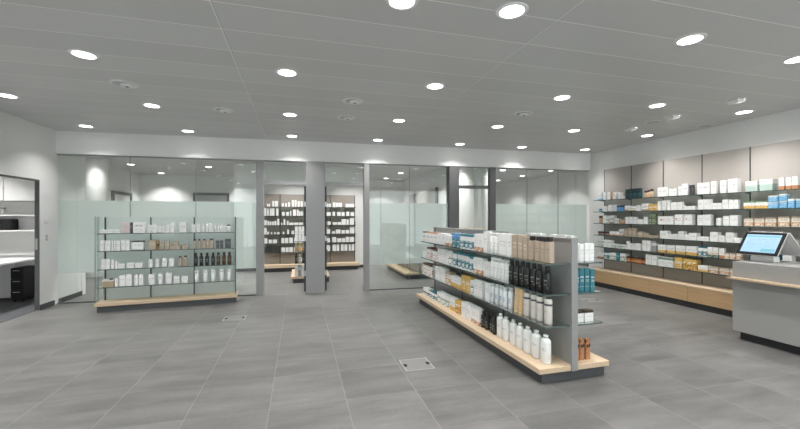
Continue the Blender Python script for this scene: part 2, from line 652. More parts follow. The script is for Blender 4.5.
# code: (phrase, base, bands, texts, text colour, patterns)
CART = {
    'W': ('white', WH, (), TX, (.5, .5, .5), ()),
    'WX': ('white bold-lettered', WH, (), [(.54, .64), (.38, .41)], (.5, .5, .52), ()),
    'WD': ('white two-emblem', WH, (), [(.62, .76), (.3, .33)], (.3, .3, .32), ()),
    'WP': ('pale pink', srgb(214, 200, 196), (), TX, GR, ()),
    'WF': ('white dark-topped', WH, ((.86, 1.1, (.06, .06, .06)), (-.1, .06, (.2, .2, .2))), TX, GR, ()),
    'DG': ('dark grey', (.075, .078, .085), (), TX, (.4, .4, .4), ()),
    'DGL': ('silver grey', (.33, .33, .34), ((.55, .8, (.7, .7, .7)),), TX, (.1, .1, .1), ()),
    'DKG': ('dark brown gold-striped', (.06, .045, .03), (), (), GR, ((srgb(190, 150, 80), 2.5, .53, 0, 1.1),)),
    'K': ('beige', KRA, (), TX, srgb(240, 225, 200), ()),
    'KO': ('beige orange-banded', KRA, ((.0, .4, ORG),), TX, WH, ()),
    'O': ('orange', ORG, (), TX, WH, ()),
    'WO': ('white orange-based', WH, ((-.1, .3, ORG),), TX[:3], GR, ()),
    'WO2': ('white orange-footed', WH, ((-.1, .24, ORG),), TX[:3], (.6, .6, .6), ((WH, 6, .55, 0, .3),)),
    'WOT': ('white orange-topped', WH, ((.9, 1.1, ORG),), TX, GR, ((KRA, 4, .62, .1, .9),)),
    'WOB': ('white brown-topped', WH, ((.84, 1.1, BRN),), TX[2:], GR, ((ORG, 4, .55, .05, .5),)),
    'WB': ('white blue-footed', WH, ((-.1, .2, LBL),), TX[:3], GR, ()),
    'WBT': ('white black-topped', WH, ((.9, 1.1, BKC),), TX, GR, ((GRN, 4, .6, .1, .8),)),
    'BK': ('black teal-patterned', (.018, .02, .022), (), (), GR, ((srgb(40, 110, 120), 5, .56, .05, .95), (srgb(150, 190, 190), 9, .66, .2, .9))),
    'BT': ('teal and blue patterned', TEAL, ((.62, 1.1, BLU),), (), GR, ((WH, 5, .6, 0, 1.1),)),
    'WT': ('white teal-patterned', WH, ((.86, 1.1, TEAL),), (), GR, ((TEAL, 5, .48, .05, .55),)),
    'WTY': ('white teal and yellow', WH, ((-.1, .28, TEAL),), TX[:3], GR, ((YEL, 5, .56, 0, .5),)),
    'T2': ('teal', TEAL, (), TX, WH, ()),
    'LB': ('light blue', LBL, ((.8, 1.1, WH),), TX, WH, ((BLU, 4, .6, .0, .7),)),
    'LBK': ('blue dark-topped', BLU, ((.72, 1.1, (.02, .03, .05)),), TX[2:], WH, ()),
    'S': ('white and sage', SAGE, ((.6, 1.1, WH),), [(.72, .84), (.3, .36)], GR, ()),
    'WG': ('white green-patterned', WH, (), TX[:2], GR, ((GRN, 4, .54, .05, .6),)),
    'GB': ('green and brown patterned', GRN, (), (), GR, ((BRN, 4, .52, 0, 1.1), (WH, 5, .63, 0, 1.1))),
    'WGD': ('white green-topped', WH, ((.72, .95, GRN),), TX[1:], (.1, .2, .15), ((BKC, 4, .64, .15, .4),)),
    'WY': ('white yellow-based', WH, ((-.1, .34, YEL),), TX[:3], GR, ((ORG, 5, .6, 0, .34),)),
    'Y': ('yellow', YEL, (), TX[:2], WH, ((WH, 4, .6, .1, .9), (ORG, 5, .65, 0, .5))),
    'YG': ('yellow dark-patterned', YEL, (), (), GR, ((BRN, 5, .58, 0, .7), (RED, 7, .62, 0, .6), (WH, 3, .62, .4, 1))),
    'LYG': ('white green-roofed', WH, ((.8, 1.1, GRN), (-.1, .35, YEL)), TX[:2], GR, ((ORG, 5, .6, 0, .5),)),
    'WK': ('white beige-marked', WH, ((.0, .22, KRA),), TX[:3], GR, ((KRA, 4, .57, .2, .8),)),
    'WKO': ('white amber-printed', srgb(232, 222, 206), ((.82, 1.1, KRA),), [(.6, .74)], GR, ((ORG, 5, .52, .05, .45),)),
    'WR': ('white rust-marked', WH, (), [(.4, .46)], GR, ((RED, 3, .56, .45, .62),)),
    'DW': ('black and white patterned', (.03, .03, .03), (), (), GR, ((WH, 5, .56, .1, .9),)),
    'WDT': ('white dark-banded', WH, ((.3, .5, (.1, .12, .14)),), (), GR, ((TEAL, 5, .56, .0, .3),)),
    'OS': ('copper dark-striped', srgb(178, 128, 92), (), (), GR, ((BKC, 3, .56, .3, 1.1),)),
    'WBR': ('white brown-lidded', WH, ((.8, 1.1, srgb(70, 52, 42)),), TX[1:], GR, ()),
}
# code: (phrase, shape, body base, bands, texts, text colour, patterns, cap colour)
BOTT = {
    'bk': ('black bottle', 'shoulder', (.014, .014, .015), (), [(.56, .62), (.36, .4)], (.55, .6, .6), ((srgb(120, 112, 90), 4, .62, .2, .5),), (.012, .012, .012)),
    'br': ('dark brown bottle', 'shoulder', srgb(84, 62, 46), (), [(.4, .52)], KRA, (), (.012, .012, .012)),
    'bw': ('large white bottle', 'round', WH, (), [(.56, .6), (.5, .52)], (.4, .4, .42), (), (.8, .8, .8)),
    'bwl': ('white dark-emblem bottle', 'flat', srgb(226, 218, 212), ((.74, .82, (.08, .08, .1)),), [(.5, .53), (.44, .46)], GR, (), (.06, .06, .06)),
    'bpk': ('beige black-capped bottle', 'square', KRA, (), TX, (.25, .2, .16), (), (.014, .014, .014)),
    'bwslim': ('slim white bottle', 'slim', WH, (), TX, GR, (), (.82, .82, .82)),
    'bwb': ('white blue-lettered bottle', 'slim', (.8, .82, .84), (), [(.3, .6)], srgb(110, 150, 190), (), (.75, .78, .8)),
    'bwk': ('white dark-capped bottle', 'slim', WH, (), TX, GR, (), (.03, .03, .03)),
    'tw': ('white tube', 'tube', WH, (), [(.74, .8)], (.1, .1, .1), (), (.82, .82, .82)),
    'tk': ('beige tube', 'tube', srgb(226, 190, 146), (), TX, GR, (), srgb(226, 200, 166)),
    'jw': ('white jar', 'jar', WH, (), TX[1:3], GR, (), (.75, .75, .74)),
    'jk': ('amber-printed dark-lidded jar', 'jar', srgb(225, 200, 170), (), TX[1:3], GR, ((ORG, 4, .56, .0, .6),), (.035, .025, .02)),
    'jb': ('small blue jar', 'jar', LBL, (), (), GR, (), (.03, .08, .12)),
    'jbr': ('brown-lidded beige jar', 'jar', srgb(214, 180, 146), (), TX[1:3], WH, (), (.05, .03, .02)),
    'jdk': ('small dark brown jar', 'jar', srgb(110, 80, 66), (), [(.3, .6)], WH, (), (.03, .022, .02)),
    'jam': ('amber dark-lidded jar', 'jar', srgb(170, 100, 56), ((.2, .6, srgb(214, 160, 110)),), (), GR, (), (.03, .02, .016)),
}
PROTO = {}


def make_carton(code, w, d, h):
    ph, base, bands, texts, tcol, pats = CART[code]
    m = m_print(code, base, bands, texts, tcol, pats)
    b = MB().box(-w / 2, w / 2, -d / 2, d / 2, 0, h, 0, c=min(.0022, w * .05))
    # tuck flap standing a hair above the top
    b.box(-w / 2 + .004, w / 2 - .004, -d / 2 + .003, d / 2 - .006, h + .0001, h + .0008)
    return obj('carton', b, m)


def make_bottle(code, w, d, h):
    ph, shp, base, bands, texts, tcol, pats, capc = BOTT[code]
    m = m_print(code, base, bands, texts, tcol, pats, .3)
    cm = plain('cap_' + code, capc, .35)
    r = w / 2
    b, c = MB(), MB()
    nm, pn = 'bottle', 'cap'
    if shp == 'shoulder':
        r = min(r, .034)
        b.lathe([(r * .92, 0), (r, .006), (r, h * .66), (r * .93, h * .71), (r * .62, h * .76), (r * .5, h * .785)], 18)
        c.lathe([(r * .6, h * .786), (r * .62, h * .79), (r * .6, h * .985), (r * .5, h)], 16)
    elif shp == 'round':
        b.lathe([(r * .9, 0), (r, .01), (r, h * .74), (r * .92, h * .82), (r * .55, h * .88), (r * .36, h * .895)], 22, sy=.72)
        c.lathe([(r * .4, h * .896), (r * .4, h * .985), (r * .33, h)], 16)
    elif shp == 'flat':
        b.lathe([(r * .86, 0), (r, .012), (r, h * .8), (r * .93, h * .87), (r * .7, h * .9)], 22, sy=.8)
        c.lathe([(r * .6, h * .901), (r * .6, h * .985), (r * .5, h)], 16, sy=.75)
    elif shp == 'square':
        q = min(r * .94, .034)
        b.box(-q, q, -q * .8, q * .8, 0, h * .82, c=.005)
        c.box(-q * .72, q * .72, -q * .6, q * .6, h * .821, h, c=.004)
    elif shp == 'slim':
        r = min(r, .03)
        b.lathe([(r * .95, 0), (r, .004), (r, h * .78), (r * .8, h * .82)], 18)
        c.lathe([(r * .82, h * .821), (r * .82, h * .985), (r * .75, h)], 16)
    elif shp == 'tube':
        nm = 'tube'
        r = min(r, .036)
        n = 20
        k0 = [(.82, .8, .1), (.9, .8, .16), (.95, .62, .5), (1.0, .34, .8), (1.03, .07, .965), (1.03, .06, 1.0)]
        for kx, ky, kz in k0:
            for i in range(n):
                a = 2 * pi * i / n
                b.v.append((r * kx * cos(a), r * ky * sin(a), h * kz))
        for q in range(len(k0) - 1):
            for i in range(n):
                j = (i + 1) % n
                b.face([q * n + i, q * n + j, (q + 1) * n + j, (q + 1) * n + i], 0, True)
        t = (len(k0) - 1) * n
        b.face([t + i for i in range(n)])
        b.face([i for i in range(n - 1, -1, -1)])
        c.lathe([(r * .74, 0), (r * .78, .003), (r * .78, h * .099)], 18)
    else:
        nm, pn = 'jar', 'lid'
        r = min(r, .045)
        b.lathe([(r * .93, 0), (r, .004), (r, h * .66), (r * .94, h * .72)], 20)
        c.lathe([(r * .97, h * .721), (r, h * .74), (r, h * .985), (r * .95, h)], 20)
    o = obj(nm, b, m)
    obj(pn, c, cm, o)
    return o


def make_bag(w, h):
    o = obj('gift_bag', MB(), plain('kraft_paper', srgb(176, 158, 132), .8))
    b = MB()
    b.prism([(-w / 2, -.03), (w / 2, -.03), (w / 2, .03), (-w / 2, .03)], 0, h * .62)
    o.data = b.mesh('gift_bag', plain('kraft_paper', srgb(176, 158, 132), .8, noise=.25, nscale=40))
    t = MB()
    for i in range(7):
        x = -w / 2 + (i + .5) * w / 7
        t.prism([(x - w / 15, -.02), (x + w / 15, -.024), (x + w / 13, .02), (x - w / 18, .022)], h * .621, h * (.78 + .12 * ((i * 5) % 3) / 2))
    obj('tissue_paper', t, plain('tissue', (.75, .75, .73), .8), o)
    obj('bow', MB().lathe([(.008, h * .8), (.022, h * .85), (.02, h * .93), (.006, h * .97)], 10, w * .3, -.024, 1.3, .35), BLACKP, o)
    return o


def product(code, w, h, dmax):
    """one product; returns the object, its depth and a phrase"""
    w = max(.02, math.floor(w / .004) * .004)
    h = round(h / .005) * .005
    if code == 'bag':
        return make_bag(w, h), .06, 'brown bow-tied gift bag'
    if code in CART:
        d = min(dmax, max(.035, min(.1, w * .8)))
        d = round(d / .01) * .01
        mk = make_carton
        ph = CART[code][0] + ' carton'
        if h > 2.2 * w:
            ph = 'tall ' + ph
        elif h < .75 * w:
            ph = 'low ' + ph
    else:
        d = min(w, .08)
        mk = make_bottle
        ph = BOTT[code][0]
    key = (code, round(w, 4), round(d, 4), round(h, 4))
    if key in PROTO:
        return copy_tree(PROTO[key]), d, ph
    PROTO[key] = o = mk(code, w, d, h)
    return o, d, ph


CATS = {'carton': 'box', 'bottle': 'bottle', 'tube': 'tube', 'jar': 'jar', 'gift_bag': 'gift bag'}


def put(o, loc, rz, label, group):
    o.location = loc
    o.rotation_euler = (0, 0, rz)
    tag(o, label, CATS[o.name.split('.')[0]], group)


REST = {'mb': MB(), 'mats': []}


def rest_box(code, w, d, h, x, y, z):
    base = CART[code][1] if code in CART else BOTT[code][2]
    m = plain('carton_' + code, base, .5)
    if m not in REST['mats']:
        REST['mats'].append(m)
    REST['mb'].box(x - w / 2, x + w / 2, y - d / 2, y + d / 2, z, z + h, REST['mats'].index(m))


def fill(items, frame, rz, z, where, start, group, dmax, front, merge=False):
    """stand a row of products on a shelf; frame(s, y) gives the world point of shelf coordinate s and depth y"""
    n = 0
    last = None
    for it in items.split():
        s, w, h, code = it.split('/')
        s, w, h = float(s), float(w), float(h)
        up = code.startswith('^')
        if merge:
            d = min(dmax, max(.035, w * .8))
            x, y = frame(s + w / 2, front + random.uniform(0, .012) + d / 2)
            a, b = (w, d) if abs(rz) < .1 else (d, w)
            rest_box(code, a, b, h, x, y, z + .0006)
            continue
        o, d, ph = product(code.lstrip('^'), w, h, dmax)
        if up:
            x, y = frame(s + w / 2, front + d / 2 + .004)
            put(o, (x, y, z + last + .0012), rz, '%s stacked on the %s %s, %s' % (ph.replace('low ', ''), ORD[n - 1], 'item', where), group)
            continue
        y0 = front + random.uniform(0, .012)
        x, y = frame(s + w / 2, y0 + d / 2)
        j = random.uniform(-.012, .012) if (w > d * .6) else 0
        lb = '%s, %s item from %s, %s' % (ph, ORD[n], start, where)
        if len(lb.split()) > 16:
            lb = lb.replace(' item from', ' from')
        put(o, (x, y, z + .0006), rz + j, lb, group)
        n += 1
        last = round(h / .005) * .005


PRODUCTS = {
    ('L', 0): '.045/.051/.06/W .101/.053/.06/W .159/.053/.06/W .217/.052/.06/W .273/.048/.06/W .331/.122/.175/WP .457/.032/.175/DG .497/.161/.175/WD .698/.058/.13/W .761/.062/.13/W .844/.044/.105/W .894/.043/.105/W .966/.049/.13/W 1.028/.057/.17/W 1.157/.105/.17/WX 1.344/.055/.135/W 1.414/.057/.14/W 1.493/.048/.135/jw 1.552/.044/.165/bwslim 1.612/.056/.15/W 1.682/.045/.12/jw 1.737/.041/.13/bwslim 1.782/.041/.135/bwslim 1.829/.043/.11/W 1.886/.06/.13/bwk',  # the slim DG carton stands in for the pink carton's dark side
    ('L', 1): '.052/.057/.17/W .123/.068/.165/W .206/.024/.165/W .234/.024/.165/W .267/.055/.155/W .334/.054/.175/W .392/.056/.17/W .471/.169/.15/WF .709/.104/.16/K .818/.04/.15/DKG .879/.057/.135/K .951/.061/.135/K 1.015/.159/.065/K 1.056/.085/.06/^K 1.189/.1/.065/K 1.355/.055/.165/bpk 1.428/.051/.165/bpk 1.501/.06/.165/bpk 1.566/.036/.15/K 1.608/.072/.17/bpk 1.713/.053/.135/DG 1.782/.049/.135/DG 1.856/.095/.155/DG',
    ('L', 2): '.07/.052/.16/W .132/.052/.155/W .196/.045/.15/W .246/.039/.12/W .291/.093/.085/W .415/.09/.085/W .519/.103/.085/W .711/.06/.135/W .81/.05/.135/W .904/.073/.14/W 1.009/.066/.14/W 1.137/.056/.17/bpk 1.21/.065/.175/bpk 1.368/.06/.215/bk 1.454/.06/.215/bk 1.545/.061/.215/bk 1.64/.057/.215/bk 1.722/.06/.215/br 1.809/.063/.215/br 1.896/.066/.215/br',
    ('L', 3): '.084/.149/.14/bag .246/.047/.13/W .308/.078/.175/W .392/.084/.175/W .511/.058/.175/W .575/.063/.175/W .711/.087/.17/WX .85/.061/.17/W .956/.088/.18/W 1.069/.091/.115/WX 1.189/.099/.115/WX 1.368/.09/.2/tw 1.501/.087/.2/tw 1.627/.084/.2/tw 1.76/.085/.2/tw 1.871/.095/.2/tw',
    ('R', 0): '.024/.12/.165/WB .177/.081/.165/W .289/.085/.165/W .377/.034/.16/O .427/.088/.155/W .554/.085/.14/W .657/.069/.06/jw .754/.076/.185/BK .841/.074/.19/BK .923/.078/.19/BK 1.009/.079/.19/BK 1.17/.056/.13/jk 1.233/.057/.14/jk 1.298/.056/.155/jk 1.464/.201/.17/WX 1.687/.14/.13/WX 1.848/.058/.16/W 1.915/.108/.2/WX 2.048/.026/.17/DG 2.078/.029/.17/DG 2.175/.193/.19/WX 2.394/.074/.2/WX 2.53/.072/.2/WX 2.634/.126/.21/WX 2.876/.15/.15/S 3.051/.153/.16/S 3.277/.063/.165/WO 3.348/.06/.165/WO 3.418/.064/.17/WO',
    ('R', 1): '.031/.077/.06/jb .157/.135/.12/W .318/.106/.14/W .436/.097/.14/W .539/.089/.12/LBK .633/.081/.12/LBK .732/.09/.11/WO .827/.077/.1/WK .913/.086/.09/WK 1.012/.079/.11/W 1.135/.134/.14/WK 1.278/.085/.12/Y 1.369/.09/.12/Y 1.464/.07/.17/W 1.552/.07/.18/W 1.638/.062/.18/W 1.715/.065/.14/W 1.787/.062/.14/W 1.855/.069/.14/W 1.933/.024/.085/W 1.96/.175/.065/W 2.188/.086/.165/W 2.28/.078/.165/W 2.362/.036/.165/W 2.403/.065/.1/W 2.473/.077/.1/W 2.557/.085/.15/W 2.649/.066/.14/W 2.72/.062/.14/W 2.851/.14/.11/LYG 3.003/.145/.11/LYG 3.153/.113/.09/LB 3.156/.107/.085/^LB 3.28/.085/.1/LB 3.281/.084/.09/^LB 3.376/.071/.12/LB 3.457/.064/.12/LB',
    ('R', 2): '.031/.117/.165/jbr .164/.103/.17/W .277/.06/.15/WG .349/.111/.17/WK .47/.111/.11/WG .592/.145/.09/KO .754/.073/.14/W .836/.074/.14/W .921/.081/.14/W 1.036/.122/.09/W 1.17/.09/.14/W 1.281/.068/.2/GB 1.356/.069/.2/GB 1.475/.29/.15/WR 1.795/.138/.18/WR 1.948/.023/.17/WR 1.974/.119/.18/WR 2.177/.107/.17/W 2.289/.1/.17/W 2.468/.07/.12/W 2.574/.089/.15/W 2.67/.109/.16/W 2.859/.115/.12/WKO 2.987/.116/.12/WKO 3.119/.126/.125/WKO 3.27/.123/.14/WKO 3.412/.109/.14/WKO',
    ('R', 3): '.02/.061/.08/jdk .068/.06/.08/jdk .137/.062/.08/jdk .209/.058/.08/jdk .273/.06/.08/jdk .355/.105/.09/WO .473/.108/.09/WO .598/.11/.145/WK .72/.09/.15/K .825/.08/.17/K .921/.078/.175/K 1.023/.026/.1/K 1.052/.109/.11/K 1.165/.076/.09/K 1.248/.079/.05/K 1.335/.072/.05/K 1.414/.068/.05/K 1.506/.137/.14/WX 1.651/.084/.09/W 1.744/.09/.09/W 1.848/.104/.07/W 1.855/.097/.075/^W 1.966/.067/.09/W 2.036/.127/.12/WX 2.178/.176/.07/W 2.379/.112/.15/WX 2.507/.084/.1/W 2.608/.108/.15/W 2.726/.09/.075/W 3.03/.12/.1/WKO 3.18/.12/.11/WKO 3.33/.12/.1/WKO',
    ('R', 4): '.02/.16/.07/WG .02/.153/.075/^WG .19/.103/.155/WD .302/.103/.155/WD .411/.085/.09/WG .506/.086/.085/WG .601/.084/.085/WG .694/.077/.085/WG .783/.056/.16/W .849/.061/.125/W .913/.065/.125/W .993/.113/.13/W 1.145/.091/.2/WX 1.243/.077/.2/WX 1.347/.084/.2/DGL 1.471/.151/.14/WY 1.642/.149/.14/WY 1.81/.085/.145/WY 1.898/.075/.145/WY 1.994/.174/.15/WY 2.192/.068/.16/WT 2.268/.064/.16/WT 2.346/.072/.16/WTY 2.423/.068/.16/WTY 2.511/.071/.155/WO 2.591/.064/.09/WKO 2.664/.077/.09/WKO 2.751/.067/.12/WKO 2.92/.08/.09/jdk 3.05/.1/.12/WKO 3.18/.1/.13/T2 3.32/.1/.12/W',
    ('R', 5): '.02/.163/.12/WO .193/.137/.15/WT .349/.166/.14/WG .524/.08/.16/T2 .622/.133/.15/WG .763/.089/.11/jam .869/.079/.11/jam .964/.074/.11/jam 1.049/.073/.11/jam 1.142/.058/.1/jam 1.211/.075/.19/WX 1.293/.046/.18/WX 1.349/.1/.18/WX 1.478/.133/.17/WGD 1.62/.141/.17/WGD 1.793/.128/.19/Y 1.933/.055/.18/YG 1.991/.179/.18/YG 2.192/.154/.1/WY 2.365/.13/.1/WKO 2.518/.139/.1/WKO 2.668/.12/.1/WKO',
    ('B', 0): '.055/.027/.13/W .15/.034/.08/W .193/.04/.08/W .291/.049/.16/W .358/.08/.16/W .544/.05/.1/W .631/.05/.1/W .713/.05/.13/W .813/.06/.19/W .892/.048/.19/W .971/.057/.16/W 1.051/.061/.16/W 1.16/.09/.13/W 1.3/.06/.1/W 1.38/.06/.13/W 1.49/.06/.1/W 1.6/.07/.1/W 1.76/.059/.1/W 1.833/.066/.1/W 1.953/.073/.14/W 2.039/.08/.13/WO 2.13/.084/.13/W 2.329/.102/.1/WO 2.445/.123/.1/WO',
    ('B', 1): '.052/.079/.22/W .153/.043/.21/W .223/.055/.22/W .284/.061/.22/W .389/.062/.22/W .55/.069/.11/W .663/.069/.11/W .769/.031/.14/W .842/.085/.18/W .952/.044/.18/W 1.003/.048/.13/W 1.064/.048/.13/W 1.17/.09/.13/W 1.31/.06/.1/W 1.42/.07/.16/W 1.54/.06/.16/W 1.65/.09/.13/W 1.76/.132/.11/WO 1.946/.073/.12/W 2.073/.107/.11/W 2.214/.081/.11/W 2.336/.095/.12/W 2.465/.103/.11/W',
    ('B', 2): '.077/.067/.14/W .162/.049/.12/W .223/.043/.1/W .284/.049/.1/W .346/.049/.12/W .42/.056/.18/W .525/.031/.07/W .588/.05/.17/W .675/.05/.12/W .738/.12/.07/W .87/.114/.07/W .997/.115/.07/W 1.19/.07/.1/W 1.31/.06/.13/W 1.42/.09/.1/W 1.56/.07/.16/W 1.76/.026/.1/W 1.807/.086/.1/W 1.953/.12/.08/W 2.093/.101/.08/W 2.207/.122/.17/W 2.349/.068/.16/W 2.445/.123/.2/W',
    ('B', 3): '.052/.085/.18/W .156/.043/.07/W .254/.037/.06/W .34/.037/.06/W .414/.068/.06/W .569/.037/.07/W .688/.05/.13/W .801/.076/.1/W .905/.073/.13/W 1.003/.083/.13/W 1.17/.06/.13/W 1.28/.06/.1/W 1.36/.07/.16/W 1.48/.09/.16/W 1.62/.09/.13/W 1.76/.026/.2/W 1.793/.086/.13/W 1.933/.087/.07/W 2.046/.128/.12/W 2.207/.095/.1/W 2.329/.095/.1/W 2.451/.13/.2/W',
    ('B', 4): '.052/.106/.14/W .197/.077/.1/W .3/.112/.1/W .534/.07/.14/W .621/.096/.14/W .744/.097/.15/W .876/.098/.14/W 1/.098/.14/W 1.19/.07/.1/W 1.31/.07/.1/W 1.43/.07/.16/W 1.55/.09/.16/W 1.755/.12/.12/WG 1.941/.112/.15/W 2.081/.113/.11/W 2.213/.095/.11/W 2.326/.095/.15/W 2.44/.124/.14/W',
    ('B', 5): '.061/.102/.15/DW .18/.12/.15/DW .326/.156/.14/DW .534/.096/.13/WK .647/.079/.13/WK .744/.097/.13/WK .876/.098/.13/W 1/.098/.13/W 1.17/.09/.1/W 1.31/.09/.16/W 1.42/.06/.13/W 1.5/.07/.13/W 1.59/.06/.13/W 1.755/.12/.17/WG 1.95/.103/.19/W 2.071/.066/.19/W 2.184/.085/.19/W 2.288/.085/.19/W 2.412/.067/.19/W 2.498/.077/.19/W',
    ('G', 0): '.037/.072/.24/bpk .116/.073/.235/bpk .197/.082/.235/bpk .287/.081/.235/bpk .377/.063/.22/K .448/.083/.24/K .543/.088/.24/K .648/.083/.24/W .741/.076/.24/W .828/.072/.24/W .903/.068/.24/bwslim .979/.076/.24/bwslim 1.063/.077/.24/bwslim 1.168/.092/.25/W 1.272/.109/.21/WO2 1.388/.115/.21/WO2 1.523/.112/.19/WT 1.645/.118/.19/WT 1.774/.133/.19/WT 1.919/.132/.19/BT 2.064/.14/.19/BT 2.217/.112/.15/WO2 2.343/.117/.15/WO2 2.475/.149/.17/W 2.639/.131/.17/W 2.791/.138/.17/WOT 2.946/.157/.17/WOT 3.121/.16/.17/WOT 3.32/.164/.17/WBT',
    ('G', 1): '.064/.095/.25/bk .174/.092/.25/bk .276/.084/.25/bk .371/.083/.25/bk .463/.087/.25/bk .559/.092/.25/bk .661/.077/.25/bk .741/.066/.23/bwslim .819/.065/.23/bwslim .898/.06/.23/bwslim .968/.063/.23/bwslim 1.042/.065/.23/bwslim 1.117/.148/.16/W 1.29/.107/.19/WO2 1.406/.116/.19/WO2 1.536/.088/.19/WT 1.638/.103/.21/WT 1.752/.112/.21/WT 1.876/.134/.21/WT 2.023/.142/.21/WT 2.186/.138/.19/WG 2.343/.089/.2/W 2.446/.092/.2/W 2.553/.096/.2/W 2.664/.105/.2/W 2.796/.19/.18/WOB 3.05/.207/.19/WOB 3.294/.156/.11/W',
    ('G', 2): '.065/.086/.26/bwl .178/.08/.26/bwl .276/.079/.26/bwl .379/.084/.26/bwl .483/.075/.25/tk .572/.072/.25/tk .681/.076/.23/bwb .772/.072/.22/bwb .86/.075/.22/bwb .952/.078/.22/bwb 1.048/.075/.22/bwb 1.126/.02/.2/W 1.149/.077/.2/W 1.291/.091/.2/W 1.395/.102/.2/W 1.51/.107/.17/WG 1.628/.128/.2/Y 1.767/.128/.2/Y 1.907/.102/.14/WY 2.021/.107/.14/WY 2.141/.112/.14/WY 2.271/.171/.17/WKO 2.461/.1/.2/W 2.577/.11/.2/W 2.703/.149/.2/W 2.869/.116/.2/DGL 3.02/.216/.19/WOB 3.255/.199/.19/WOB',
    ('G', 3): '.065/.113/.26/bw .206/.118/.26/bw .348/.108/.26/bw .477/.103/.26/bw .608/.103/.26/bw .733/.11/.26/bw .868/.101/.26/bw .986/.053/.21/bk 1.048/.087/.21/bk 1.149/.091/.21/bk 1.255/.077/.21/bk 1.335/.106/.2/WO2 1.454/.112/.2/WO2 1.582/.129/.2/W 1.726/.129/.2/W 1.879/.188/.18/YG 2.085/.173/.18/WY 2.285/.132/.17/WG 2.437/.15/.17/WG 2.603/.154/.17/WG 2.779/.101/.12/WT 2.897/.105/.12/WT 3.02/.116/.12/WT 3.154/.121/.12/WDT 3.294/.133/.12/WDT',
}


# ---------------------------------------------------------------- glass display rack by the left panes
LA = radians(5.5)
LO = (-3.105, 6.90)


def lw(s, y):
    return (LO[0] + cos(LA) * s - sin(LA) * y, LO[1] + sin(LA) * s + cos(LA) * y)


LL, LD = 2.05, .34
rk = empty('display_rack', 'glass display rack with three bays on an oak base, before the frosted panes', 'display rack', (*LO, 0), LA)
obj('plinth', bx(.03, LL - .02, .03, LD - .02, 0, .098), PLINTH_G, rk)
obj('wood_deck', bx(0, LL + .01, 0, LD, .1, .148, c=.003), WOOD, rk)
obj('back_panel', bx(.03, LL - .01, LD - .05, LD - .042, .1485, 1.505, mi=1, front=0), [FROST_R, CLEAR], rk)
for x in (.062, .70, 1.352):
    obj('upright', bx(x - .008, x + .008, LD - .0785, LD - .0505, .1485, 1.505), SLOT, rk)
obj('upright', bx(LL - .042, LL - .026, LD - .0785, LD - .0505, .1485, 1.505), SLOT, rk)
for x in (.012, LL - .014):
    sp = obj('side_panel', bx(x - .004, x + .004, .02, LD - .02, .1485, 1.515), GLASS, rk)
    obj('polished_edge', bx(x - .0045, x + .0045, .0125, .0195, .1485, 1.515), plain('side_glass_edge', (.16, .24, .24), .15), sp)
LZ = (1.245, .965, .675, .39)
for z in LZ:
    sh = obj('glass_shelf', bx(.03, LL - .03, .045, LD - .085, z - .01, z), GLASS_S, rk)
    obj('front_edge', bx(.03, LL - .03, .04, .0445, z - .011, z), GLASS_E, sh)
SHN = ('top shelf', 'second shelf', 'third shelf', 'fourth shelf', 'fifth shelf', 'lowest shelf')
for k in range(4):
    fill(PRODUCTS[('L', k)], lw, LA, LZ[k], '%s of the glass rack' % SHN[k], 'office end',
         'products on the %s of the glass rack' % SHN[k], .1, .075)

# ---------------------------------------------------------------- wall display on the right
RY = 6.92
RLEN = 4.2
rd = empty('wall_display', 'long beige wall display with six glass shelves above oak base units', 'wall display', (RX, RY, 0), -pi / 2)
# local x runs towards the camera, local y into the wall (negative = into the room)
for i in range(6):
    x0, x1 = .02 + i * .7, .02 + (i + 1) * .7
    obj('back_panel', bx(x0 + .008, x1 - .008, -.045, -.004, .372, 2.565), BEIGE, rd)
for i in range(7):
    x = .02 + i * .7
    obj('upright', bx(x - .007, x + .007, -.05, -.004, .372, 2.565), SLOT, rd)
RZS = (1.88, 1.628, 1.372, 1.115, .86, .61)
for z in RZS:
    sh = obj('glass_shelf', bx(-.07, RLEN + .03, -.255, -.052, z - .012, z), GLASS_S, rd)
    obj('front_edge', bx(-.07, RLEN + .03, -.2605, -.2555, z - .013, z), GLASS_E, sh)
    for i in range(7):
        x = .02 + i * .7
        obj('bracket', MB().poly([(x - .004, -.0505, z - .0125), (x - .004, -.18, z - .0125), (x - .004, -.0505, z - .025)], (.008, 0, 0)), SLOT, sh)


def rw(s, y):
    return (RX + y, RY - s)


for k in range(6):
    fill(PRODUCTS[('R', k)], rw, -pi / 2, RZS[k], '%s of the wall display' % SHN[k], 'glass-partition end',
         'products on the %s of the wall display' % SHN[k], .12, -.24)
bw_ = tag(obj('worktop', bx(-.09, RLEN, -.37, -.004, .345, .37, c=.002), WOOD, None, (RX, RY, 0), -pi / 2),
          'continuous pale oak top over the base units of the wall display', 'worktop')
for i in range(6):
    x0, x1 = (-.09 if i == 0 else .02 + i * .7), .02 + (i + 1) * .7 - (.02 if i == 5 else 0)
    u = empty('base_unit', 'oak base unit under the wall display, %s from the glass partition' % ORD[i], 'base unit', (RX, RY - x0, 0), -pi / 2,
              'oak base units under the wall display')
    L = x1 - x0
    obj('plinth', bx(.001, L - .001, -.34, -.005, 0, .099), PLINTH, u)
    obj('carcass', bx(.001, L - .001, -.345, -.005, .1, .344), WOOD_D, u)
    obj('drawer_front', bx(.003, L - .003, -.366, -.346, .104, .34), m_wood('oak_drawer', srgb(176, 143, 105), srgb(206, 174, 136), 0), u)


# ---------------------------------------------------------------- gondolas
GMET = plain('gondola_steel', (.46, .455, .45), .28, metal=.45, noise=.04, nscale=14)


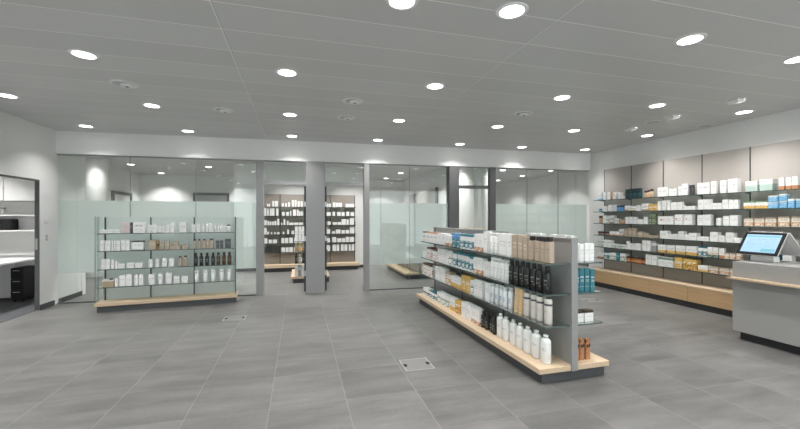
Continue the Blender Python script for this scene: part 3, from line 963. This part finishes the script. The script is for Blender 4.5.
def gondola(label, loc, rz, L, dl, dr, split=None, zs=(1.08, .80, .51), top=1.31):
    """double sided shelf island running along local +y, spine on x = 0, shelves out to -dl and +dr"""
    g = empty('shelf_gondola', label, 'shelf island', loc, rz)
    obj('plinth', bx(-dl - .03, dr + .035, .04, L - .04, 0, .099), PLINTH_G, g)
    obj('wood_deck', bx(-dl - .08, dr + .055, 0, L, .1, .149, c=.003), WOOD_Y, g)
    split = split or L
    segs = [(0.0, split, top)] + ([(split, L - .06, top + .02)] if split < L - .2 else [])
    for a, b, t in segs:
        b = min(b, L - .06)
        p = obj('spine_panel', bx(-.014, .014, a + .001, b - .001, .1495, t - .016), GMET, g)
        obj('top_cap', bx(-.03, .03, a + .001, b - .001, t - .0155, t), STEEL_L, p)
    obj('end_post', bx(-.034, .034, -.012, -.0005, .1005, top + .004, c=.002), STEEL, g)
    obj('end_post', bx(-.034, .034, L - .0595, L, .1495, top + .02, c=.003), STEEL, g)
    n = max(1, round(L / 1.15))
    for i in range(1, n):
        y = L * i / n
        for sx in (-1, 1):
            obj('slotted_strip', bx(sx * .0145, sx * .019, y - .011, y + .011, .16, top - .03) if sx > 0 else bx(-.019, -.0145, y - .011, y + .011, .16, top - .03), SLOT, g)
    for z in zs:
        for sx, dd in ((-1, dl), (1, dr)):
            x0, x1 = (-dd, -.02) if sx < 0 else (.02, dd)
            sh = obj('glass_shelf', bx(x0 + (.006 if sx < 0 else 0), x1 - (.006 if sx > 0 else 0), .03, L - .03, z - .012, z), GLASS_S, g)
            e = (x0, x0 + .0055) if sx < 0 else (x1 - .0055, x1)
            obj('front_edge', bx(e[0], e[1], .03, L - .03, z - .013, z), GLASS_E, sh)
            obj('side_edge', bx(x0, x1, .0245, .0295, z - .013, z), GLASS_E, sh)
            for i in range(1, n):
                y = L * i / n
                xa, xb = (-.0195, -dd * .8) if sx < 0 else (.0195, dd * .8)
                obj('bracket', MB().poly([(xa, y - .004, z - .0125), (xb, y - .004, z - .0125), (xa, y - .004, z - .05)], (0, .008, 0)), SLOT, sh)
    return g


GX, GY, GL, GA = 2.425, 2.90, 3.48, .016


def gw(x, y):
    return (GX + cos(GA) * x - sin(GA) * y, GY + sin(GA) * x + cos(GA) * y)


gondola('long steel shelf gondola on a pale oak deck in the middle of the shop', (GX, GY, 0), GA, GL, .285, .345, 1.13)
GZ = (1.08, .80, .51, .149)
for k in range(4):
    fill(PRODUCTS[('G', k)], lambda s, y: gw(y, s), GA - pi / 2, GZ[k] + .0004, '%s of the long gondola' % (SHN[k] if k < 3 else 'wooden deck'),
         'near post', 'products on the %s of the long gondola' % (SHN[k] if k < 3 else 'deck'), .16, (-.245, -.245, -.245, -.255)[k])
# products on the counter side: the near end row faces the end post, whites run on behind
GR_ = ('.07/.054/.17/W .13/.054/.17/W .19/.054/.17/W .25/.054/.17/W', '.07/.052/.205/T2 .13/.052/.215/T2 .19/.052/.215/T2 .25/.05/.205/T2',
       '.075/.1/.105/WBR .185/.1/.105/WBR', '.07/.054/.2/OS .135/.054/.2/OS .2/.054/.195/OS')
for k in range(4):
    fill(GR_[k], lambda s, y: gw(s, y), GA, GZ[k] + .0004, '%s, counter side of gondola' % (SHN[k] if k < 3 else 'deck'),
         'steel post', 'products on the counter side of the long gondola', .12, .07)
fill('.3/.07/.235/W .38/.07/.235/W .46/.07/.235/W .54/.08/.235/W .66/.08/.2/W .76/.08/.235/W .86/.08/.235/W .96/.08/.235/W',
     lambda s, y: gw(-y, s), GA + pi / 2, GZ[0] + .0004, 'top shelf facing the counter', 'near post', 'products on the counter side of the long gondola', .12, -.28)

# ---------------------------------------------------------------- back room beyond the doorways
bd = empty('back_room_display', 'brown shelf wall seen through the open doorways', 'wall display', (-1.02, 11.2, 0), 0)
obj('plinth', bx(.0, 2.66, -.36, -.01, 0, .11), PLINTH, bd)
obj('wood_deck', bx(-.02, 2.70, -.40, -.01, .111, .19, c=.003), WOOD, bd)
JX = (.0, .49, 1.19, 1.89, 2.61)
for a, b in zip(JX[:-1], JX[1:]):
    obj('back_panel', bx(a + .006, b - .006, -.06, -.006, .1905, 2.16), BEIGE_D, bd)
for x in JX:
    obj('upright', bx(x - .009, x + .009, -.066, -.006, .1905, 2.16), SLOT, bd)
BZ = (1.80, 1.545, 1.285, 1.03, .78, .528)
for z in BZ:
    sh = obj('shelf', bx(.0, 2.62, -.234, -.067, z - .009, z), GLASS_S, bd)
    obj('front_edge', bx(.0, 2.62, -.24, -.2345, z - .01, z), SLOT, sh)
for k in range(6):
    fill(PRODUCTS[('B', k)], lambda s, y: (-1.02 + s, 11.2 + y), 0, BZ[k], '%s of the back-room display' % SHN[k], 'its west end'.replace('its west', 'left'),
         '', .1, -.22, True)
# island standing just behind the pillar
MX, MY = .235, 8.86
gondola('shelf gondola half hidden behind the entrance pillar', (MX, MY, 0), 0, 1.3, .34, .40, None, (.95, .737, .456))
MID = ('.0/.065/.34/W .075/.065/.34/W .15/.065/.34/W .225/.04/.34/W', '.0/.06/.17/KO .075/.065/.17/Y .15/.06/.17/KO .215/.05/.17/Y',
       '.0/.06/.22/bk .08/.06/.22/bwl .16/.06/.22/bk', '.0/.065/.27/W .075/.06/.26/DGL .15/.065/.27/W .225/.04/.27/DGL')
MZ = (.95, .737, .456, .149)
for k in range(4):
    fill(MID[k], lambda s, y: (MX - .335 + s, MY + y), 0, MZ[k] + .0004, '%s of the island behind the pillar' % (SHN[k] if k < 3 else 'deck'),
         'left side', 'products on the island behind the pillar', .1, .06)
fill('.06/.062/.2/W .13/.062/.2/W', lambda s, y: (MX + .06 + s, MY + y), 0, .1494, 'right deck of the island behind pillar',
     'the post', 'products on the island behind the pillar', .1, .06)

# island and beige display behind the frosted panes
gondola('low shelf gondola behind the frosted panes right of the doorway', (2.85, 8.72, 0), 0, 2.1, .30, .32)
for k, z in enumerate((1.08, .8, .51)):
    row = ' '.join('%.3f/.08/.%d/%s' % (.08 + i * .1, 17 + (i * 7 + k * 3) % 6, 'W' if (i + k) % 4 else 'WT') for i in range(19))
    fill(row, lambda s, y: (2.85 + y, 8.72 + s), -pi / 2, z + .0004, '%s of the gondola behind frosted glass' % SHN[k], 'near end',
         '', .12, -.26, True)
ro = obj('carton_stock', REST['mb'], REST['mats'])
ro['kind'] = 'stuff'
tag(ro, 'small mostly white cartons on the shelves behind the glass partition', 'boxes')
sd = empty('side_room_display', 'beige display panel on the side wall above the frosted film', 'wall display', (4.1, 14.2, 0), -pi / 2)
for i in range(5):
    obj('back_panel', bx(i * .68 + .006, i * .68 + .674, -.06, -.016, .3, 2.36), BEIGE, sd)
    obj('shelf', bx(i * .68 + .006, i * .68 + .674, -.28, -.061, 1.7, 1.712), SLOT, sd)
obj('upright', bx(3.401, 3.46, -.09, -.016, .3, 2.42), SLOT, sd)
obj('wood_base', bx(0, 3.40, -.4, -.016, 0, .299), WOOD, sd)
cb = empty('wooden_cabinet', 'low wooden cabinet seen through the narrow glass door', 'cabinet', (3.86, 8.02, 0), BA)
obj('carcass', bx(-.24, .24, -.16, .16, .06, 1.22), WOOD_D, cb)
obj('cabinet_top', bx(-.26, .26, -.18, .18, 1.2205, 1.25, c=.003), WOOD, cb)
obj('plinth', bx(-.22, .22, -.14, .14, 0, .0595), PLINTH, cb)
dr_ = obj('door', bx(-.236, .236, -.178, -.161, .07, 1.21), WOOD_D, cb)
obj('handle', bx(.17, .182, -.19, -.1785, .6, .76), STEEL_L, dr_)

# ---------------------------------------------------------------- office seen through the doorway
uc = empty('wall_cabinet', 'white wall cabinet high on the office wall', 'cabinet', (-5.5, 8.615, 0))
obj('carcass', bx(-1.3, 1.25, -.30, -.002, 1.80, 2.64), WHITE, uc)
for i in range(3):
    obj('door', bx(-1.29 + i * .85, -.46 + i * .85, -.32, -.301, 1.805, 2.635), WHITE, uc)
sb = empty('wall_shelf', 'white wall shelf with side panels under the office cabinet', 'shelf', (-5.5, 8.615, 0))
obj('back_panel', bx(-1.3, 1.25, -.02, -.002, .80, 1.795), WHITE, sb)
for z in (1.55, 1.27):
    obj('shelf_board', bx(-1.3, 1.25, -.27, -.021, z - .022, z), WHITE, sb)
obj('divider', bx(.08, .095, -.262, -.021, .80, 1.247), WHITE, sb)
lp = empty('glass_funnel', 'silver funnel shaped holder under the office cabinet', 'holder', (-5.21, 8.45, 1.5505))
obj('cone', MB().lathe([(.006, .0), (.008, .02), (.04, .1), (.042, .118)], 18), STEEL_L, lp)
obj('rim', MB().lathe([(.046, .1185), (.046, .1245)], 18), STEEL_D, lp)
bxx = empty('storage_box', 'black storage box with silver label on the office shelf', 'box', (-5.22, 8.47, 1.2705))
obj('body', bx(-.17, .17, -.11, .11, 0, .2, c=.003), BLACKP, bxx)
obj('silver_label', MB().poly([(-.012, -.1112, .03), (.02, -.1112, .03), (.026, -.1112, .11), (.006, -.1112, .125), (-.01, -.1112, .1)], (0, -.001, 0)), STEEL_L, bxx)
dk = empty('desk', 'white office desk along the wall behind the doorway', 'desk', (-4.72, 7.4, 0))
obj('desk_top', bx(-1.2, 0, -.6, 1.2, .715, .745, c=.003), WHITE, dk)
for x, y in ((-.31, 1.0), (-.12, -.5), (-1.1, 1.05), (-1.1, -.5)):
    obj('leg', bx(x - .02, x + .02, y - .02, y + .02, .0062, .7145), WHITE, dk)
pd = empty('drawer_pedestal', 'black drawer pedestal under the office desk', 'drawers', (-4.82, 8.36, .0062))
obj('body', bx(-.09, .09, -.2, .2, .03, .6), BLACKP, pd)
for i in range(3):
    df = obj('drawer', bx(-.084, .084, -.218, -.2005, .04 + i * .19, .215 + i * .19), BLACKP, pd)
    obj('handle', bx(-.05, .05, -.23, -.2185, .17 + i * .19, .18 + i * .19), STEEL_L, df)
for x, y in ((-.06, -.16), (.06, -.16), (-.06, .16), (.06, .16)):
    obj('foot', MB().lathe([(.018, 0), (.018, .0295)], 10, x, y), BLACKP, pd)
nb = empty('notebook', 'brown notebook lying on the office desk', 'notebook', (-5.16, 7.83, .7456), .2)
obj('cover', bx(-.08, .08, -.11, .11, 0, .02, c=.002), plain('brown_cover', srgb(150, 116, 84), .6), nb)
obj('pages', bx(-.076, .0805, -.1105, .106, .004, .0165), plain('paper', (.8, .78, .72), .8), nb)

# light switches on the left wall strip
for z, n, lab in ((1.50, 1, 'upper white wall switch between the office door and the glass'), (1.165, 2, 'lower white wall switch between the office door and the glass')):
    sw = empty('light_switch', lab, 'light switch', (LX, 7.52, z), pi / 2, 'wall switches by the office door')
    obj('frame', bx(-.042, .042, -.012, -.0005, -.078 if n == 1 else -.06, .078 if n == 1 else .06, c=.003), WHITEP, sw)
    for i in range(2):
        obj('rocker', bx(-.028, .028, -.017, -.0125, (-.062, .004)[i] if n == 1 else (-.048, .004)[i], (-.004, .062)[i] if n == 1 else (-.004, .048)[i]), WHITEP if n == 1 else STEEL_L, sw)

# ---------------------------------------------------------------- checkout counter and terminal
CX0, CY1, CZ = 5.21, 3.44, .957
ct = empty('checkout_counter', 'grey checkout counter with an oak ledge in front of the wall display', 'counter', (CX0, CY1, 0))
CLEN, CDEP = 2.1, .72
obj('plinth', bx(.06, CDEP - .04, -CLEN + .05, -.05, 0, .099), PLINTH, ct)
obj('body', bx(0, CDEP, -CLEN, 0, .1, CZ - .0205, c=.003), COUNTER, ct)
obj('counter_top', bx(0, CDEP, -CLEN, 0, CZ - .02, CZ, c=.002), COUNTER, ct)
obj('wood_ledge', bx(-.085, -.0005, -CLEN, .012, .742, .768, c=.003), WOOD_Y, ct)

ST = (5.52, 3.28)     # terminal centre on the counter
tm = empty('checkout_terminal', 'white double screen checkout terminal standing on the grey counter', 'cash register', (ST[0], ST[1], CZ))
obj('base', MB().prism([(-.05, -.11), (.05, -.11), (.05, .13), (-.05, .13)], .0005, .07, c=.006), WHITEP, tm)


def slab(name, p0, p1, y0, y1, th, mat, parent, off=0.0, inset=0.0):
    """plate between the lower line p0 and the upper line p1 (x, z), thickness th on its outer side"""
    dx, dz = p1[0] - p0[0], p1[1] - p0[1]
    l = math.hypot(dx, dz)
    ux, uz = dx / l, dz / l
    nx, nz = (-uz, ux) if dx > 0 else (uz, -ux)     # outward
    a = (p0[0] + ux * inset + nx * off, p0[1] + uz * inset + nz * off)
    b = (p1[0] - ux * inset + nx * off, p1[1] - uz * inset + nz * off)
    m = MB()
    m.poly([(a[0], y0 + inset, a[1]), (b[0], y0 + inset, b[1]), (b[0], y1 - inset, b[1]), (a[0], y1 - inset, a[1])], (nx * th, 0, nz * th))
    return obj(name, m, mat, parent)


FP0, FP1 = (-.12, .08), (.055, .348)
hs = slab('screen_housing', FP0, FP1, -.19, .235, .012, WHITEP, tm)
bz = slab('bezel', FP0, FP1, -.19, .235, .006, BLACKP, tm, .0125)


def m_screen():
    q = NT('screen_picture')
    q.t.nodes.remove(q.b)
    tc = q.n('ShaderNodeTexCoord')
    sx = q.n('ShaderNodeSeparateXYZ')
    q.l(tc.outputs['Generated'], sx.inputs[0])
    Y, Z = sx.outputs[1], sx.outputs[2]
    c = q.mix(Z, srgb(176, 214, 244), srgb(190, 222, 250))
    c = q.mix(q.band(Z, .85, .95), c, srgb(150, 205, 220))
    c = q.mix(q.math('MULTIPLY', q.band(Z, .04, .22), q.band(Y, .02, .42)), c, srgb(140, 198, 210))
    no = q.n('ShaderNodeTexNoise', i_Scale=14.0, i_Detail=1.0)
    q.l(tc.outputs['Generated'], no.inputs['Vector'])
    ln = q.math('MULTIPLY', q.line(Z, .09, .03), q.math('MULTIPLY', q.band(Z, .28, .8), q.band(Y, .1, .9)))
    c = q.mix(q.math('MULTIPLY', q.math('MULTIPLY', ln, .5), q.math('GREATER_THAN', no.outputs['Fac'], .52)), c, srgb(120, 170, 215))
    e = q.n('ShaderNodeEmission')
    q.l(c, e.inputs[0])
    e.inputs[1].default_value = 1.0
    q.l(e.outputs[0], q.out.inputs[0])
    return q.m


slab('screen', FP0, FP1, -.19, .235, .0015, m_screen(), tm, .0188, .034)
slab('customer_screen', (.37, .07), (.085, .352), -.19, .235, .012, WHITEP, tm)
obj('hinge_cap', bx(.045, .10, -.12, .16, .349, .366, c=.003), WHITEP, tm)
obj('neck', MB().poly([(-.03, -.07, .0705), (.045, -.07, .0705), (.075, -.07, .30), (.05, -.07, .30)], (0, .14, 0)), WHITEP, tm)

# ---------------------------------------------------------------- floor boxes
RIM = plain('floor_box_rim', (.33, .33, .32), .4, metal=.2)
LID = plain('floor_box_lid', (.19, .187, .182), .5, noise=.1, nscale=30)
for x0, x1, y0, y1, lab in ((1.005, 1.305, 3.505, 3.805, 'square floor box in front of the long gondola'),
                            (-1.08, -.78, 5.89, 6.18, 'square floor box in front of the glass rack'),
                            (4.97, 5.27, 5.52, 5.82, 'square floor box between the gondola and the wall display')):
    fb = empty('floor_box', lab, 'floor box', ((x0 + x1) / 2, (y0 + y1) / 2, 0))
    h = (x1 - x0) / 2
    k = (y1 - y0) / 2
    r = MB()
    r.box(-h, h, -k, -k + .012, .0002, .003); r.box(-h, h, k - .012, k, .0002, .003)
    r.box(-h, -h + .012, -k + .012, k - .012, .0002, .003); r.box(h - .012, h, -k + .012, k - .012, .0002, .003)
    obj('rim', r, RIM, fb)
    obj('lid', bx(-h + .0125, h - .0125, -k + .0125, k - .0125, .0002, .002), LID, fb)
    for s in (-1, 1):
        obj('cable_outlet', bx(s * h * .8 - .018, s * h * .8 + .018, -.03, .03, .0021, .0032), BLACKP, fb)

# ---------------------------------------------------------------- ceiling lamps and fittings
RING = plain('lamp_ring', (.88, .88, .88), .35)
DISC = plain('disc_grey', (.55, .56, .57), .45)


def downlight(x, y, label, group, power=1.0, spread=112):
    d = empty('downlight', label, 'ceiling lamp', (x, y, CEIL), 0, group)
    obj('trim_ring', MB().lathe([(.088, -.0005), (.088, -.007), (.112, -.005), (.116, -.0005)], 32, cap0=False, cap1=False), RING, d)
    obj('lens', MB().lathe([(.087, -.0008), (.087, -.004)], 32), LENS, d)
    ld = bpy.data.lights.new('downlight_light', 'AREA')
    ld.shape = 'DISK'
    ld.size = .17
    ld.energy = LAMP_W * power
    ld.color = (1, .985, .96)
    ld.spread = radians(spread)
    lo = bpy.data.objects.new('downlight_light', ld)
    COL.objects.link(lo)
    lo.parent = d
    lo.location = (0, 0, -.012)
    return d


XS = (-3.40, -1.90, -.13, 1.49, 3.16, 4.58, 6.10)
YS = (2.44, 4.05, 5.62, 7.15)
MEAS = {(1, 1): (-1.915, 4.086), (0, 2): (-3.473, 5.705), (0, 3): (-3.38, 7.271), (1, 2): (-1.907, 5.711), (1, 3): (-1.867, 7.233),
        (2, 1): (-.124, 4.05), (2, 2): (-.133, 5.69), (2, 3): (-.132, 7.181), (3, 2): (1.487, 5.605), (3, 1): (1.494, 4.028), (2, 0): (.686, 2.506),
        (3, 0): (1.491, 2.42), (4, 2): (3.153, 5.554), (4, 1): (3.17, 4.003), (5, 2): (4.572, 5.468), (4, 3): (3.165, 7.075), (3, 3): (1.469, 7.121),
        (4, 0): (3.179, 2.419), (5, 1): (4.625, 3.959), (6, 1): (6.105, 3.883), (6, 2): (6.141, 5.455), (5, 3): (4.574, 7.034), (5, 0): (4.557, 2.452), (6, 3): (6.084, 6.933)}
RN = ('nearest', 'second', 'third', 'last')
CN = ('by the office wall', 'over the glass rack', 'over the entrance aisle', 'left of the gondola', 'over the gondola side', 'over the counter aisle', 'by the wall display')
for i, x in enumerate(XS):
    for j, y in enumerate(YS):
        if (i, j) in ((0, 0), (1, 0), (6, 0)):
            pass
        xx, yy = MEAS.get((i, j), (x, y))
        downlight(xx, yy, 'round recessed downlight %s, %s row from the glass partition' % (CN[i], ('fourth', 'third', 'second', 'first')[j]), 'recessed downlights in the shop ceiling', .6 if i == 6 else .8 if j == 3 else 1.0, 100 if i == 6 else 112)
for i, x in enumerate(XS):
    for j, y in enumerate((.85, -.75, -2.2)):
        downlight(x, y, 'round recessed downlight behind the viewpoint, %s row, %s' % (ORD[j], CN[i]), 'recessed downlights behind the viewpoint', 1.0)
BACKL = [(-4.78, 10.72), (-3.0, 9.1), (-1.9, 8.75), (-.25, 8.25), (1.49, 8.75), (3.65, 9.1), (5.0, 8.3), (6.4, 8.75), (7.75, 8.9),
         (-3.4, 10.35), (-1.9, 10.35), (-.13, 10.35), (1.49, 10.35), (3.2, 10.35), (6.2, 10.6), (7.75, 10.3),
         (-4.6, 12.2), (-2.6, 12.2), (-.6, 12.6), (1.49, 12.6), (3.3, 12.2), (5.2, 12.4), (7.75, 11.9),
         (-4.5, 14.3), (-2.0, 14.2), (.5, 14.2), (3.2, 14.0), (5.4, 14.2), (7.75, 13.6)]
CNT = {}
for k, (x, y) in enumerate(BACKL):
    zone = ('behind the left panes' if x < -1 else 'in the room beyond the doorways' if x < 2 else 'behind the panes beside the doorways' if x < 4 else 'behind the right-hand panes')
    row = 0 if y < 9.3 else 1 if y < 11 else 2 if y < 13 else 3
    CNT[(zone, row)] = CNT.get((zone, row), 0) + 1
    downlight(x, y, 'round recessed downlight %s, %s row, %s from office side' % (zone, ORD[row], ORD[CNT[(zone, row)] - 1]), 'recessed downlights behind the glass', 1.3 if x > 7 else .8 if x < -4.7 else 1.9)
for x, y in ((-5.6, 7.3), (-5.6, 5.3)):
    downlight(x, y, 'round recessed downlight in the office ceiling, %s' % ('over the desk' if y > 6 else 'towards the street'), 'office downlights', 4.5)


def gimbal(x, y, lab, dim=False):
    g = empty('ceiling_spotlight', lab, 'ceiling spotlight', (x, y, CEIL), radians(25))
    obj('trim_ring', MB().lathe([(.10, -.0005), (.10, -.008), (.13, -.006), (.135, -.0005)], 32, cap0=False, cap1=False), RING, g)
    obj('recess', MB().lathe([(.099, -.0006), (.099, -.003)], 32), plain('recess_grey', (.55, .55, .54), .5), g)
    hd = obj('lamp_head', MB().lathe([(.062, -.0032), (.07, -.009), (.066, -.018), (.05, -.024), (.03, -.026)], 24, .028, 0), RING, g)
    obj('dark_reflector', MB().lathe([(.016, -.0262), (.016, -.028)], 16, .028, 0), BLACKP, hd)


for x, y, lab in ((-1.904, 4.873, 'unlit round ceiling spotlight near the office side'), (-1.03, 5.69, 'unlit round ceiling spotlight before the glass rack'),
                  (.666, 4.82, 'unlit round ceiling spotlight over the middle aisle'), (.675, 5.64, 'unlit round ceiling spotlight nearer the entrance pillar'),
                  (3.114, 4.765, 'unlit round ceiling spotlight over the gondola')):
    gimbal(x, y, lab)
for k, (x, y) in enumerate(((5.36, 3.50), (5.32, 4.31), (5.35, 5.07))):
    g = empty('wall_washer', 'tilted white wall washer spotlight facing the wall display, %s from the counter' % ORD[k], 'ceiling spotlight', (x, y, CEIL), 0, 'wall washers facing the wall display')
    obj('trim_ring', MB().lathe([(.085, -.0005), (.085, -.006), (.105, -.0005)], 28, cap0=False, cap1=False), RING, g)
    hd = MB()
    hd.poly([(-.06, -.06, -.008), (.05, -.06, -.004), (.075, -.06, -.03), (-.045, -.06, -.055)], (0, .12, 0))
    h_ = obj('lamp_head', hd, RING, g)
    obj('lens', MB().poly([(.056, -.05, -.008), (.078, -.05, -.03), (.079, -.05, -.029), (.057, -.05, -.007)], (0, .1, 0)), LENS, h_)
    ld = bpy.data.lights.new('wall_washer_light', 'SPOT')
    ld.energy = 42
    ld.spot_size = radians(84)
    ld.spot_blend = .9
    ld.shadow_soft_size = .05
    ld.color = (1, .97, .92)
    lo = bpy.data.objects.new('wall_washer_light', ld)
    COL.objects.link(lo)
    lo.parent = g
    lo.location = (.1, 0, -.03)
    lo.rotation_euler = (0, -radians(37), 0)
for x, y, lab in ((5.364, 4.66, 'flush grey round ceiling disc between two wall washers'), (6.40, 4.63, 'flush grey round ceiling disc close to the wall display')):
    dsc = empty('ceiling_speaker', lab, 'ceiling speaker', (x, y, CEIL))
    obj('frame', MB().lathe([(.10, -.0005), (.10, -.006), (.115, -.0005)], 28, cap0=False, cap1=False), RING, dsc)
    obj('grille', MB().lathe([(.099, -.0006), (.099, -.004)], 28), DISC, dsc)
